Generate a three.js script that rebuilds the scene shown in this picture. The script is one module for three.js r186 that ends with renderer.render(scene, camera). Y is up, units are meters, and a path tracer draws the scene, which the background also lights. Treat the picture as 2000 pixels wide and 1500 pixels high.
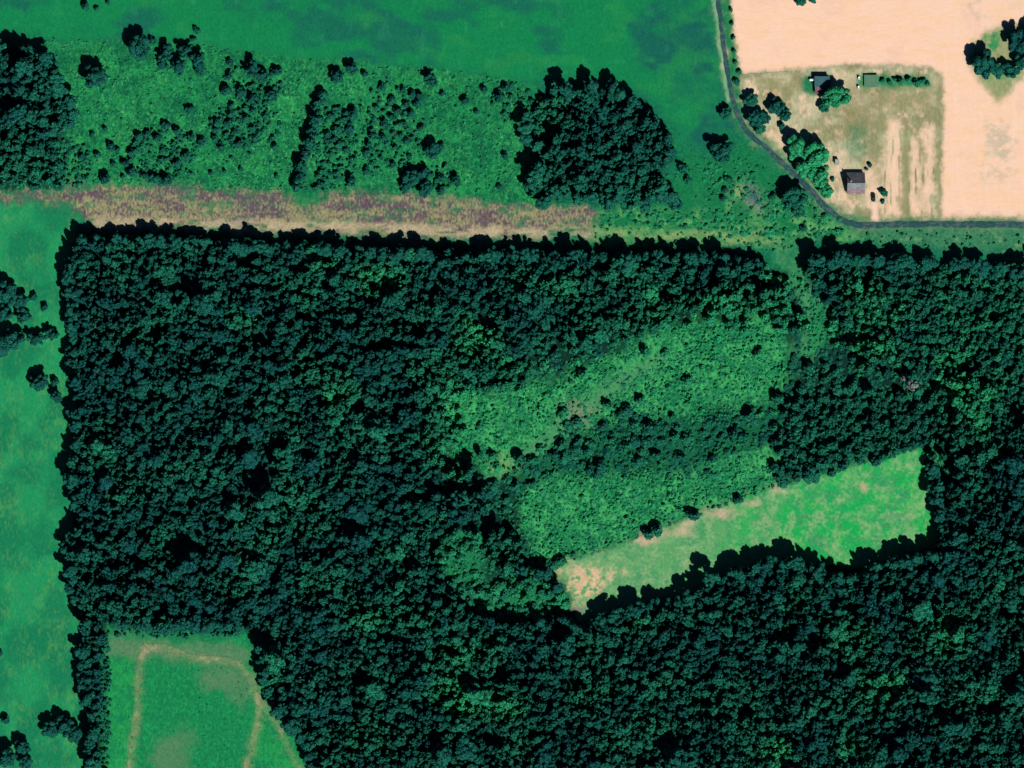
import * as THREE from 'three';
import { Sky } from 'three/addons/objects/Sky.js';
import { mergeGeometries } from 'three/addons/utils/BufferGeometryUtils.js';

// ---------------------------------------------------------------- camera, sky, sun, exposure
const S = 0.25;                                   // metres of ground per plan unit (the plan is 2000 x 1500 units)
const X = u => (u - 1000) * S, Z = v => (v - 750) * S;
const scene = new THREE.Scene();
const ALT = 2000;
const camera = new THREE.PerspectiveCamera(2 * Math.atan(750 * S / ALT) * 180 / Math.PI, 4 / 3, 10, 8000);
camera.up.set(0, 0, -1);
camera.position.set(0, ALT, 0);
camera.lookAt(0, 0, 0);

const EL = 41 * Math.PI / 180;
const sunDir = new THREE.Vector3(0.52 * Math.cos(EL), Math.sin(EL), 0.854 * Math.cos(EL)).normalize();
const sky = new Sky();
sky.scale.setScalar(7000);
sky.name = 'sky';
sky.userData.kind = 'structure';
const su = sky.material.uniforms;
su.sunPosition.value.copy(sunDir);
su.turbidity.value = 2; su.rayleigh.value = 0.45; su.mieCoefficient.value = 0.003;
if (su.cloudCoverage) su.cloudCoverage.value = 0;
scene.add(sky);
scene.environmentIntensity = 0.1;

const sun = new THREE.DirectionalLight(0xfffaf3, 5);
sun.position.copy(sunDir).multiplyScalar(900);
sun.castShadow = true;
sun.shadow.mapSize.set(4096, 4096);
Object.assign(sun.shadow.camera, { left: -340, right: 340, top: 340, bottom: -340, near: 100, far: 1800 });
scene.add(sun, sun.target);

const renderer = new THREE.WebGLRenderer({ antialias: true });
renderer.setSize(1024, 768);
renderer.toneMapping = THREE.LinearToneMapping;
renderer.toneMappingExposure = 1.5;
renderer.shadowMap.enabled = true;

// ---------------------------------------------------------------- helpers
function rng(seed) { let a = seed >>> 0; return () => { a = (a + 0x6D2B79F5) >>> 0; let t = a; t = Math.imul(t ^ (t >>> 15), t | 1); t ^= t + Math.imul(t ^ (t >>> 7), t | 61); return ((t ^ (t >>> 14)) >>> 0) / 4294967296; }; }
const R = rng(77);
const NT = new Float32Array(65536); { const r = rng(5); for (let i = 0; i < 65536; i++) NT[i] = r(); }
function vn(x, y) {                                // value noise 0..1
  const xi = Math.floor(x), yi = Math.floor(y); let fx = x - xi, fy = y - yi;
  fx = fx * fx * (3 - 2 * fx); fy = fy * fy * (3 - 2 * fy);
  const a = NT[(xi & 255) | ((yi & 255) << 8)], b = NT[((xi + 1) & 255) | ((yi & 255) << 8)], c = NT[(xi & 255) | (((yi + 1) & 255) << 8)], d = NT[((xi + 1) & 255) | (((yi + 1) & 255) << 8)];
  return a + (b - a) * fx + (c - a) * fy + (a - b - c + d) * fx * fy;
}
const fbm = (x, y) => vn(x, y) * .5 + vn(x * 2.03 + 17, y * 2.03 + 31) * .3 + vn(x * 4.1 + 57, y * 4.1 + 11) * .2;
const mix = (a, b, t) => a + (b - a) * t, clamp = (x, a = 0, b = 1) => Math.min(b, Math.max(a, x)), smooth = (a, b, x) => { const t = clamp((x - a) / (b - a)); return t * t * (3 - 2 * t); };
const lin = c => { c /= 255; return c <= .04045 ? c / 12.92 : ((c + .055) / 1.055) ** 2.4; };
const enc = c => 255 * (c <= .0031308 ? c * 12.92 : 1.055 * c ** (1 / 2.4) - .055);
const GAIN = 1 / 1.62;                             // base colour of a flat sunlit surface that shows as the given tone
const alb = (r, g, b) => [lin(r) * GAIN, lin(g) * GAIN, lin(b) * GAIN];
function inPoly(p, x, y) { let c = false; for (let i = 0, j = p.length - 1; i < p.length; j = i++) { const [xi, yi] = p[i], [xj, yj] = p[j]; if ((yi > y) !== (yj > y) && x < (xj - xi) * (y - yi) / (yj - yi) + xi) c = !c; } return c; }
const used = {};
function numbered(n) { const k = used[n] = (used[n] ?? -1) + 1; return k ? `${n}_${String(k).padStart(3, '0')}` : n; }
function tag(o, label, category, group, kind) { if (label) o.userData.label = label; if (category) o.userData.category = category; if (group) o.userData.group = group; if (kind) o.userData.kind = kind; return o; }
function mesh(name, geo, mat, parent) { const m = new THREE.Mesh(geo, mat); m.name = name; m.castShadow = m.receiveShadow = true; if (parent) parent.add(m); return m; }
const std = (r, g, b, rough = .9, spec = .3) => { const m = new THREE.MeshPhysicalMaterial({ roughness: rough, specularIntensity: spec, side: THREE.DoubleSide }); m.color.setRGB(r, g, b); return m; };

// ---------------------------------------------------------------- the plan: outlines of the land
const P = {
  northField: [[-160, -130], [1393, -130], [1393, 0], [1400, 60], [1412, 130], [1424, 205], [1440, 245], [1400, 262], [1372, 290], [1340, 262], [1300, 225], [1255, 175], [1190, 148], [1090, 152], [1000, 155], [930, 140], [830, 128], [700, 117], [600, 112], [540, 104], [440, 92], [330, 78], [250, 72], [120, 78], [40, 62], [-160, 58]],
  westField: [[-160, 398], [60, 394], [140, 396], [165, 430], [140, 470], [140, 640], [150, 800], [140, 1000], [150, 1200], [170, 1400], [180, 1630], [-160, 1630]],
  southField: [[203, 1232], [300, 1238], [400, 1252], [490, 1236], [497, 1300], [515, 1335], [560, 1405], [606, 1490], [650, 1630], [190, 1630], [198, 1400]],
  dryStrip: [[-160, 365], [60, 372], [118, 378], [140, 358], [250, 366], [330, 362], [420, 372], [545, 378], [572, 392], [600, 410], [640, 378], [760, 378], [860, 386], [960, 398], [1060, 402], [1160, 404], [1162, 445], [1000, 462], [760, 462], [500, 448], [180, 440], [150, 415], [120, 398], [60, 392], [-160, 398]],
  clearing: [[1072, 1104], [1200, 1068], [1340, 1010], [1520, 945], [1650, 915], [1790, 872], [1835, 880], [1845, 1060], [1700, 1110], [1500, 1100], [1370, 1150], [1200, 1200], [1130, 1215], [1104, 1140]],
  stubble: [[1422, -130], [1424, 0], [1432, 90], [1438, 128], [1450, 142], [1560, 138], [1640, 129], [1760, 128], [1815, 134], [1838, 148], [1840, 250], [1836, 330], [1832, 428], [2160, 428], [2160, -130]],
  yard: [[1442, 146], [1560, 138], [1640, 129], [1760, 128], [1815, 134], [1838, 148], [1840, 250], [1836, 330], [1832, 428], [1740, 429], [1690, 432], [1655, 422], [1610, 395], [1570, 350], [1510, 295], [1465, 258], [1445, 200]],
  island: [[1888, 110], [1900, 85], [1930, 62], [1970, 48], [2160, 40], [2160, 150], [2010, 140], [1985, 160], [1950, 204], [1915, 160], [1892, 132]],
  garden: [[1676, 145], [1700, 144], [1812, 148], [1818, 158], [1815, 172], [1720, 171], [1676, 173]],
  shedGrass: [[1568, 146], [1622, 145], [1624, 175], [1594, 186], [1568, 184]],
  scrubBand: [[862, 790], [960, 765], [1080, 742], [1180, 700], [1260, 655], [1380, 622], [1480, 618], [1530, 640], [1545, 690], [1540, 745], [1500, 800], [1440, 792], [1330, 812], [1200, 828], [1110, 852], [1040, 890], [985, 930], [945, 945], [935, 905], [880, 882]],
  scrubSouth: [[1022, 950], [1090, 930], [1200, 925], [1300, 925], [1420, 890], [1500, 868], [1530, 905], [1520, 945], [1420, 985], [1340, 1012], [1200, 1068], [1075, 1100], [1030, 1070], [1010, 1000]],
  youngMid: [[990, 935], [1040, 895], [1110, 856], [1200, 832], [1330, 815], [1500, 802], [1510, 865], [1420, 888], [1300, 923], [1090, 928], [1022, 948]],
  youngEast: [[1500, 810], [1545, 770], [1600, 790], [1700, 790], [1820, 760], [1830, 880], [1790, 880], [1650, 925], [1530, 945], [1510, 880]],
  meadow: [[60, 68], [120, 80], [250, 74], [330, 80], [440, 94], [540, 106], [700, 119], [830, 130], [1000, 157], [1040, 170], [1060, 400], [960, 396], [860, 384], [760, 376], [640, 376], [600, 405], [545, 376], [420, 370], [330, 360], [250, 364], [130, 360], [110, 100]],
  verge: [[1160, 404], [1300, 380], [1340, 300], [1385, 310], [1460, 280], [1530, 345], [1600, 400], [1660, 445], [1690, 460], [1640, 475], [1400, 470], [1160, 458]],
};
// lane, driveway, tracks (centre lines)
const LANE = [[1398, -130], [1403, 0], [1410, 60], [1418, 120], [1428, 180], [1440, 222], [1462, 258], [1500, 292], [1542, 332], [1578, 366], [1606, 398], [1630, 420], [1656, 434], [1685, 440], [1720, 439], [1800, 438], [2000, 439], [2160, 440]];
const TRACKS = [
  { pts: [[248, 1630], [250, 1540], [256, 1480], [265, 1400], [270, 1330], [274, 1290], [278, 1262]], w: 13, label: 'straight worn dirt track along the west side of small field' },
  { pts: [[278, 1264], [318, 1264], [345, 1272], [365, 1284], [400, 1288], [445, 1290], [468, 1298]], w: 15, label: 'tan dirt track crossing the top of small south-west field' },
  { pts: [[468, 1298], [486, 1320], [495, 1345], [505, 1375], [502, 1410], [492, 1450], [480, 1500], [470, 1630]], w: 14, label: 'curving dirt track on the east side of small field' },
  { pts: [[507, 1356], [524, 1388], [538, 1414], [560, 1460], [582, 1500], [640, 1630]], w: 11, label: 'greenish track branching toward the wood from dirt track' },
];

// ---------------------------------------------------------------- painted land: one map in plan metres, shared by every sheet of ground
const MU0 = -160, MV0 = -130, MUW = 2320, MVH = 1760;      // plan rectangle that the map covers
const TW = 2048, TH = 1554;
const MK = 2;                                              // plan units per mask cell
const MW = Math.ceil(MUW / MK), MH = Math.ceil(MVH / MK);
function maskOf(poly, soft) {
  const m = new Float32Array(MW * MH);
  for (let j = 0; j < MH; j++) {
    const y = MV0 + (j + .5) * MK, xs = [];
    for (let i = 0, k = poly.length - 1; i < poly.length; k = i++) { const [xi, yi] = poly[i], [xk, yk] = poly[k]; if ((yi > y) !== (yk > y)) xs.push((xk - xi) * (y - yi) / (yk - yi) + xi); }
    xs.sort((a, b) => a - b);
    for (let q = 0; q + 1 < xs.length; q += 2) for (let i = Math.max(0, Math.ceil((xs[q] - MU0) / MK)); i < Math.min(MW, (xs[q + 1] - MU0) / MK); i++) m[j * MW + i] = 1;
  }
  const r = Math.max(0, Math.round(soft / MK));
  if (r) for (let pass = 0; pass < 2; pass++) { blur(m, r, true); blur(m, r, false); }
  return m;
}
function blur(m, r, horiz) {
  const n = horiz ? MW : MH, lines = horiz ? MH : MW, st = horiz ? 1 : MW, ls = horiz ? MW : 1, tmp = new Float32Array(n);
  for (let l = 0; l < lines; l++) {
    const o = l * ls; let s = 0; for (let i = -r; i <= r; i++) s += m[o + clamp(i, 0, n - 1) * st];
    for (let i = 0; i < n; i++) { tmp[i] = s / (2 * r + 1); s += m[o + Math.min(n - 1, i + r + 1) * st] - m[o + Math.max(0, i - r) * st]; }
    for (let i = 0; i < n; i++) m[o + i * st] = tmp[i];
  }
}
function ribbonPoly(pts, w) { const L = [], Rr = []; for (let i = 0; i < pts.length; i++) { const a = pts[Math.max(0, i - 1)], b = pts[Math.min(pts.length - 1, i + 1)]; const dx = b[0] - a[0], dy = b[1] - a[1], l = Math.hypot(dx, dy) || 1; L.push([pts[i][0] - dy / l * w / 2, pts[i][1] + dx / l * w / 2]); Rr.push([pts[i][0] + dy / l * w / 2, pts[i][1] - dx / l * w / 2]); } return L.concat(Rr.reverse()); }
const ell = (u, v, a, b = a, n = 14) => Array.from({ length: n }, (_, i) => [u + a * Math.cos(i / n * 6.2832), v + b * Math.sin(i / n * 6.2832)]);
const land = new Float32Array(TW * TH * 3);
function lay(poly, soft, warp, fn) {                       // fn(u, v) -> [r, g, b, amount]
  const m = maskOf(poly, soft); let u0 = 1e9, u1 = -1e9, v0 = 1e9, v1 = -1e9;
  for (const [a, b] of poly) { u0 = Math.min(u0, a); u1 = Math.max(u1, a); v0 = Math.min(v0, b); v1 = Math.max(v1, b); }
  const pad = soft * 2.5 + warp + 4;
  const i0 = clamp(Math.floor((u0 - pad - MU0) / MUW * TW), 0, TW), i1 = clamp(Math.ceil((u1 + pad - MU0) / MUW * TW), 0, TW), j0 = clamp(Math.floor((v0 - pad - MV0) / MVH * TH), 0, TH), j1 = clamp(Math.ceil((v1 + pad - MV0) / MVH * TH), 0, TH);
  for (let j = j0; j < j1; j++) for (let i = i0; i < i1; i++) {
    const u = MU0 + (i + .5) * MUW / TW, v = MV0 + (j + .5) * MVH / TH;
    let wu = u, wv = v;
    if (warp) { wu += (vn(u / 13, v / 13) - .5 + (vn(u / 4.2, v / 4.2) - .5) * .6) * 2 * warp; wv += (vn(u / 13 + 90, v / 13 + 40) - .5 + (vn(u / 4.2 + 70, v / 4.2 + 9) - .5) * .6) * 2 * warp; }
    const a = m[clamp(Math.floor((wv - MV0) / MK), 0, MH - 1) * MW + clamp(Math.floor((wu - MU0) / MK), 0, MW - 1)];
    if (a < .004) continue;
    const c = fn(u, v), t = a * (c[3] ?? 1), o = (j * TW + i) * 3;
    land[o] = mix(land[o], c[0], t); land[o + 1] = mix(land[o + 1], c[1], t); land[o + 2] = mix(land[o + 2], c[2], t);
  }
}
const blend = (a, b, t) => [mix(a[0], b[0], t), mix(a[1], b[1], t), mix(a[2], b[2], t)];
const grainy = (c, u, v, amt, sx = 3, sy = 3) => { const k = 1 + (vn(u / sx, v / sy) - .5) * amt + (vn(u / 1.3 + 40, v / 1.3) - .5) * amt * .7; return [c[0] * k, c[1] * k, c[2] * k]; };
const full = [[MU0, MV0], [MU0 + MUW, MV0], [MU0 + MUW, MV0 + MVH], [MU0, MV0 + MVH]];
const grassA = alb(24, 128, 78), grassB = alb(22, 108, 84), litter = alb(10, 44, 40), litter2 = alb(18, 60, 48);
// woodland floor everywhere first, then the open land over it
lay(full, 0, 0, (u, v) => grainy(blend(grassA, grassB, fbm(u / 40, v / 40)), u, v, .5));
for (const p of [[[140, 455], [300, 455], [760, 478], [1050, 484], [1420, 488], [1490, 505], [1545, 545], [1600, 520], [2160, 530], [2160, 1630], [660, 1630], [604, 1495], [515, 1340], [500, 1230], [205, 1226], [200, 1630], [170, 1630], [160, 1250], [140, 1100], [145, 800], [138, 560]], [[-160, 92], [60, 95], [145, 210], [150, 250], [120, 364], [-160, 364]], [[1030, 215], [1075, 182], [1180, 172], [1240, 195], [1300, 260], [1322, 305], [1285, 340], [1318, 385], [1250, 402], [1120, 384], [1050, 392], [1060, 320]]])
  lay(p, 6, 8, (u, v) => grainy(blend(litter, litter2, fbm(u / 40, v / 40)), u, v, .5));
lay(P.meadow, 8, 7, (u, v) => grainy(blend(blend(alb(18, 104, 68), alb(36, 142, 80), smooth(.3, .7, fbm(u / 22, v / 22) * .6 + vn(u / 5, v / 6) * .4)), alb(80, 180, 98), smooth(.6, .9, vn(u / 2.6, v / 3.4)) * smooth(.35, .65, fbm(u / 50 + 4, v / 40)) * .7), u, v, .7, 2.2, 3));
lay(P.verge, 6, 7, (u, v) => grainy(blend(alb(24, 122, 74), alb(92, 165, 98), smooth(.35, .75, fbm(u / 16, v / 12)) * smooth(370, 450, v + (vn(u / 20, v / 20) - .5) * 60)), u, v, .5));
for (const p of [P.youngMid, P.youngEast]) lay(p, 12, 14, (u, v) => grainy(blend(alb(16, 84, 58), alb(26, 112, 72), fbm(u / 20, v / 20)), u, v, .6));
for (const p of [P.scrubBand, P.scrubSouth]) lay(p, 9, 9, (u, v) => grainy(blend(alb(26, 120, 74), alb(66, 168, 96), smooth(.3, .75, fbm(u / 20, v / 20) * .7 + vn(u / 3, v / 3) * .3)), u, v, .6));
lay([[945, 940], [990, 905], [1060, 850], [1130, 780], [1210, 735], [1290, 690], [1300, 705], [1220, 755], [1150, 815], [1075, 870], [1010, 915], [960, 945]], 8, 8, (u, v) => grainy(alb(75, 148, 98), u, v, .4));
lay(ell(1122, 808, 38, 24), 8, 9, (u, v) => [...grainy(alb(120, 138, 108), u, v, .4), .85]);
lay(ell(985, 905, 30, 18), 8, 8, (u, v) => [...grainy(alb(105, 160, 95), u, v, .4), .8]);
lay([[1500, 470], [1560, 480], [1565, 520], [1585, 560], [1620, 600], [1612, 660], [1590, 705], [1545, 700], [1570, 640], [1560, 580], [1535, 530]], 7, 8, (u, v) => grainy(blend(alb(30, 125, 80), alb(80, 150, 100), fbm(u / 15, v / 15)), u, v, .5));
// fields
lay(P.northField, 5, 4, (u, v) => {
  const teal = smooth(.45, .7, fbm(u / 90, v / 60)) * .8 + smooth(1200, 1330, u) * .5 * smooth(.3, .6, fbm(u / 70, v / 110));
  let c = blend(alb(20, 134, 80), alb(24, 104, 88), clamp(teal));
  c = blend(c, alb(38, 142, 78), smooth(.55, .8, fbm(u / 60 + 30, v / 40 + 9)) * .6);
  c = blend(c, alb(58, 165, 112), smooth(.72, .95, vn(u / 14, v / 24)) * .15);
  return grainy(c, u, v, .3, 2.2, 3.4);
});
lay(P.westField, 5, 5, (u, v) => {
  let c = blend(alb(34, 150, 94), alb(24, 128, 86), smooth(.35, .65, fbm(u / 55, v / 70)));
  c = blend(c, alb(100, 165, 85), smooth(.45, .95, fbm(u / 20, v / 30 + 7) * .6 + vn(u / 3, v / 6) * .4) * .5);
  return grainy(c, u, v, .28, 2.2, 3.4);
});
lay(P.southField, 6, 6, (u, v) => {
  let c = blend(alb(24, 132, 80), alb(34, 150, 80), smooth(.4, .7, fbm(u / 30, v / 34)) * smooth(300, 250, Math.abs(u - 380) < 110 ? u + 400 : 200));
  c = blend(c, alb(40, 172, 88), smooth(.5, .8, vn(u / 3, v / 4)) * .4);
  return grainy(c, u, v, .4, 2.5, 5);
});
for (const [u, v, a, b, k] of [[240, 1262, 36, 24, 1], [300, 1270, 60, 18, .95], [400, 1276, 80, 18, .9], [450, 1285, 36, 14, .9], [430, 1325, 48, 22, .9], [470, 1350, 26, 30, .7], [330, 1480, 36, 36, .8], [360, 1440, 30, 20, .5]]) lay(ell(u, v, a, b), 8, 9, (x, y) => [...grainy(alb(88, 135, 96), x, y, .35), k]);
for (const t of TRACKS) lay(ribbonPoly(t.pts, t.w + 3), 4, 6, (u, v) => [...grainy(alb(96, 142, 94), u, v, .5), .25 + .5 * smooth(.3, .7, fbm(u / 22, v / 22))]);
// dry grass strip
lay(P.dryStrip, 6, 9, (u, v) => {
  const n = smooth(.36, .64, fbm(u / 48, v / 16) * .6 + vn(u / 2.6, v / 4.5) * .4);
  let c = blend(alb(150, 148, 110), alb(104, 88, 98), n);
  c = blend(c, alb(50, 122, 86), smooth(.5, .72, fbm(u / 34 + 50, v / 16) * .7 + vn(u / 5, v / 5) * .3) * .75);
  return grainy(c, u, v, .6, 1.8, 4);
});
lay([[180, 424], [600, 432], [1000, 444], [1170, 448], [1170, 466], [900, 464], [500, 450], [180, 442]], 4, 4, (u, v) => [...grainy(alb(196, 180, 146), u, v, .5), .75 * smooth(.2, .6, fbm(u / 30, v / 10))]);
lay([[1160, 448], [1500, 452], [1530, 480], [1400, 478], [1160, 470]], 4, 6, (u, v) => [...grainy(blend(alb(150, 175, 110), alb(45, 140, 85), vn(u / 14, v / 8)), u, v, .4), .8]);
// clearing
lay(P.clearing, 5, 5, (u, v) => {
  const e = smooth(1350, 1600, u + (fbm(u / 60, v / 60) - .5) * 500);
  let c = blend(alb(96, 168, 106), alb(26, 176, 86), e);
  c = blend(c, alb(60, 150, 100), smooth(.35, .75, fbm(u / 26, v / 22) * .75 + vn(u / 3.4, v / 3.4) * .25) * .8);
  c = blend(c, alb(150, 185, 130), smooth(.35, .85, fbm(u / 18 + 77, v / 16) * .7 + vn(u / 4, v / 4) * .3) * .75);
  return grainy(c, u, v, .28, 3, 3);
});
for (const [u, v, a, b, k] of [[1150, 1128, 42, 26, 1], [1136, 1152, 24, 20, 1], [1205, 1122, 18, 9, .9], [1095, 1108, 20, 8, .8], [1130, 1185, 14, 9, .5]]) lay(ell(u, v, a, b), 5, 10, (x, y) => [...grainy(blend(alb(238, 202, 168), alb(190, 175, 130), fbm(x / 9, y / 9)), x, y, .25), k * smooth(.3, .5, fbm(x / 10 + 5, y / 10))]);
for (const [u, v, a, b] of [[1408, 1003, 16, 5], [1345, 1022, 14, 5], [1330, 1032, 12, 4], [1516, 958, 14, 5], [1686, 950, 11, 7], [1470, 985, 18, 4], [1260, 1056, 26, 6], [1400, 1000, 60, 7], [1300, 1040, 60, 8]]) lay(ell(u, v, a, b), 4, 5, (x, y) => [...grainy(alb(222, 180, 160), x, y, .3), a > 40 ? .35 : .85]);
lay(ell(1130, 1190, 14, 8), 4, 6, (x, y) => [...alb(120, 98, 120), .7]);
// stubble field, grass island, farmyard
lay(P.stubble, 4, 3, (u, v) => {
  let c = blend(alb(255, 214, 186), alb(253, 211, 172), smooth(.4, .8, fbm(u / 40, v / 9)));
  c = blend(c, alb(246, 203, 180), smooth(.55, .75, fbm(u / 50 + 9, v / 50)) * .5);
  if (u > 1840) c = blend(c, alb(250, 220, 195), smooth(.6, .9, vn(u / 5, v / 60)) * .5);
  return grainy(c, u, v, .07, 6, 1.6);
});
for (const [u, v, a, b, k] of [[1945, 268, 22, 42, .75], [1962, 290, 22, 26, .7], [1945, 335, 42, 8, .75], [1930, 350, 34, 8, .4], [1900, 18, 18, 16, .6], [1990, 8, 30, 8, .4], [1920, 32, 26, 4, .5], [1890, 310, 16, 5, .3]]) lay(ell(u, v, a, b), 6, 11, (x, y) => [...grainy(alb(205, 192, 165), x, y, .15), k * smooth(.25, .6, fbm(x / 14, y / 10))]);
lay(P.island, 5, 4, (u, v) => grainy(blend(alb(158, 164, 118), alb(60, 150, 90), smooth(.35, .75, fbm(u / 20, v / 18)) * smooth(190, 130, v)), u, v, .35, 2, 6));
lay(P.yard, 4, 5, (u, v) => {
  let c = blend(alb(190, 188, 152), alb(152, 152, 112), smooth(.35, .68, fbm(u / 34, v / 30)));
  c = blend(c, alb(240, 208, 176), smooth(.5, .78, fbm(u / 16 + 20, v / 20 + 3)) * .8);
  c = blend(c, alb(150, 165, 115), smooth(.55, .8, fbm(u / 24 + 60, v / 20 + 8)) * .6);
  return grainy(c, u, v, .3, 2, 6);
});
for (const [u, v, a, b, k, c] of [[1545, 168, 60, 14, .7, [148, 142, 96]], [1670, 245, 36, 30, .75, [140, 134, 92]], [1690, 200, 60, 30, .4, [150, 145, 105]], [1760, 195, 60, 22, .6, [155, 150, 108]], [1672, 275, 16, 36, .7, [70, 135, 95]], [1640, 340, 14, 40, .4, [240, 208, 176]], [1700, 350, 14, 40, .7, [246, 208, 178]], [1660, 395, 40, 8, .5, [235, 202, 170]], [1520, 258, 22, 16, .6, [235, 206, 172]]]) lay(ell(u, v, a, b), 8, 9, (x, y) => [...grainy(alb(...c), x, y, .35), k]);
for (const [u0, u1, v0, v1, k] of [[1734, 1760, 235, 425, .95], [1776, 1795, 270, 425, .9], [1806, 1824, 240, 425, .85], [1795, 1808, 320, 425, .7], [1725, 1740, 300, 425, .7]]) lay([[u0, v0], [u1, v0], [u1, v1], [u0, v1]], 5, 5, (x, y) => [...grainy(alb(250, 213, 182), x, y, .16, 2, 12), k * smooth(.15, .45, vn(x / 4, y / 26))]);
for (const [u0, u1, v0, v1] of [[1762, 1775, 240, 425], [1828, 1837, 140, 425], [1718, 1724, 180, 300]]) lay([[u0, v0], [u1, v0], [u1, v1], [u0, v1]], 3, 3, (x, y) => [...grainy(alb(140, 145, 100), x, y, .35, 2, 10), .75]);
lay(P.garden, 3, 3, (u, v) => grainy(blend(alb(70, 140, 96), alb(34, 130, 78), vn(u / 7, v / 7)), u, v, .4));
lay(P.shedGrass, 3, 3, (u, v) => grainy(alb(38, 125, 85), u, v, .35));
lay(ell(1648, 162, 22, 16), 6, 6, (x, y) => [...grainy(alb(205, 192, 155), x, y, .3), .6]);
// verges of the lane, gravel patch in the rough ground, pale kerb line of the north field
lay(ribbonPoly(LANE, 30), 6, 5, (u, v) => { const east = smooth(1640, 1700, u); return [...grainy(blend(blend(alb(40, 125, 86), alb(120, 150, 105), smooth(.45, .8, fbm(u / 14, v / 14))), alb(120, 145, 105), east * .4), u, v, .4), .8]; });
lay([[1420, -130], [1426, 0], [1436, 90], [1440, 140], [1436, 190], [1428, 190], [1422, 100], [1412, 0], [1410, -130]], 4, 4, (u, v) => grainy(alb(40, 132, 80), u, v, .45));
lay(ribbonPoly([[1388, -130], [1393, 0], [1399, 40], [1405, 90], [1412, 140], [1421, 200]], 6), 2, 2, (u, v) => [...grainy(blend(alb(90, 185, 128), alb(185, 190, 160), vn(u / 4, v / 22)), u, v, .3), .9]);
lay(ribbonPoly([[1409, 135], [1416, 112], [1419, 95]], 6), 2, 2, (u, v) => [...grainy(alb(200, 190, 150), u, v, .3), .9]);
lay([[1445, 355], [1470, 362], [1490, 385], [1500, 410], [1470, 415], [1448, 390]], 8, 9, (u, v) => [...grainy(alb(130, 150, 125), u, v, .4), .8]);
lay([[1458, 364], [1474, 372], [1488, 394], [1490, 404], [1474, 400], [1460, 384]], 3, 6, (u, v) => [...grainy(alb(48, 86, 104), u, v, .4), .9]);
lay(ell(1437, 375, 10, 16), 6, 6, (u, v) => [...alb(150, 178, 118), .8]);
lay([[1690, 448], [1830, 452], [2160, 452], [2160, 492], [1830, 484], [1700, 470]], 5, 7, (u, v) => grainy(blend(alb(58, 128, 90), alb(105, 155, 105), smooth(.5, .8, fbm(u / 16, v / 12))), u, v, .5));
// the far left of the wood's sunny foot above the small field, the soft glades in the wood
for (const [u, v, a, b] of [[700, 545, 40, 26], [800, 968, 12, 14], [905, 1090, 44, 64], [1010, 1172, 100, 42], [1605, 640, 28, 40], [330, 1238, 120, 10], [905, 655, 24, 40], [1862, 722, 20, 30]]) lay(ell(u, v, a, b), 7, 8, (x, y) => [...grainy(alb(34, 128, 80), x, y, .5), .9]);

const px = new Uint8Array(TW * TH * 4);
for (let j = 0; j < TH; j++) for (let i = 0; i < TW; i++) { const o = (j * TW + i) * 3, q = ((TH - 1 - j) * TW + i) * 4; for (let k = 0; k < 3; k++) px[q + k] = clamp(enc(clamp(land[o + k])), 0, 255); px[q + 3] = 255; }
const landMap = new THREE.DataTexture(px, TW, TH); landMap.colorSpace = THREE.SRGBColorSpace; landMap.magFilter = THREE.LinearFilter; landMap.minFilter = THREE.LinearFilter; landMap.needsUpdate = true;
const landMat = new THREE.MeshPhysicalMaterial({ map: landMap, roughness: 1, specularIntensity: .1, side: THREE.DoubleSide });
// plain grass for the country beyond the plan
const gp = new Uint8Array(256 * 256 * 4);
for (let j = 0; j < 256; j++) for (let i = 0; i < 256; i++) { const c = grainy(blend(grassA, grassB, vn(i / 8, j / 8)), i * 2, j * 2, .4); for (let k = 0; k < 3; k++) gp[(j * 256 + i) * 4 + k] = enc(c[k]); gp[(j * 256 + i) * 4 + 3] = 255; }
const farMap = new THREE.DataTexture(gp, 256, 256); farMap.colorSpace = THREE.SRGBColorSpace; farMap.wrapS = farMap.wrapT = THREE.RepeatWrapping; farMap.magFilter = THREE.LinearFilter; farMap.repeat.set(60, 60); farMap.needsUpdate = true;
const far = mesh('ground', new THREE.PlaneGeometry(6000, 6000).rotateX(-Math.PI / 2), new THREE.MeshPhysicalMaterial({ map: farMap, roughness: 1, specularIntensity: .1 }), scene);
far.position.y = -.06; tag(far, 'green open country reaching beyond the woods and fields', 'ground', null, 'structure');

let level = 0;
function sheet(name, poly, label, category) {
  const sh = new THREE.Shape(poly.map(([u, v]) => new THREE.Vector2(X(u), -Z(v))));
  const g = new THREE.ShapeGeometry(sh), p = g.attributes.position, uv = g.attributes.uv;
  for (let i = 0; i < p.count; i++) { const x = p.getX(i), y = p.getY(i); uv.setXY(i, (x - X(MU0)) / (MUW * S), 1 - (-y - Z(MV0)) / (MVH * S)); }
  g.rotateX(-Math.PI / 2);
  const m = mesh(numbered(name), g, landMat, scene); m.position.y = -.04 + .012 * level++;
  return tag(m, label, category, null, 'structure');
}
sheet('woodland_floor', full, 'dark leaf litter and soil under the woods', 'ground');
sheet('meadow', P.meadow, 'rough bushy meadow north of the dry grass strip', 'meadow');
sheet('field', P.northField, 'smooth green grass field along the top of picture', 'field');
sheet('field', P.westField, 'smooth bright green field west of the wood', 'field');
sheet('field', P.southField, 'small field crossed by dirt tracks below the wood', 'field');
sheet('stubble_field', P.stubble, 'pale cream stubble field in the north-east corner', 'field');
sheet('grass_strip', P.dryStrip, 'dry tan and purplish grass strip north of the wood', 'grass strip');
sheet('clearing', P.clearing, 'bright green clearing with sandy bare patches in the wood', 'clearing');
sheet('verge', P.verge, 'rough green verge between the grove and the lane', 'verge');
sheet('farmyard', P.yard, 'dry patchy farmyard ground around the house', 'yard');
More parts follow.
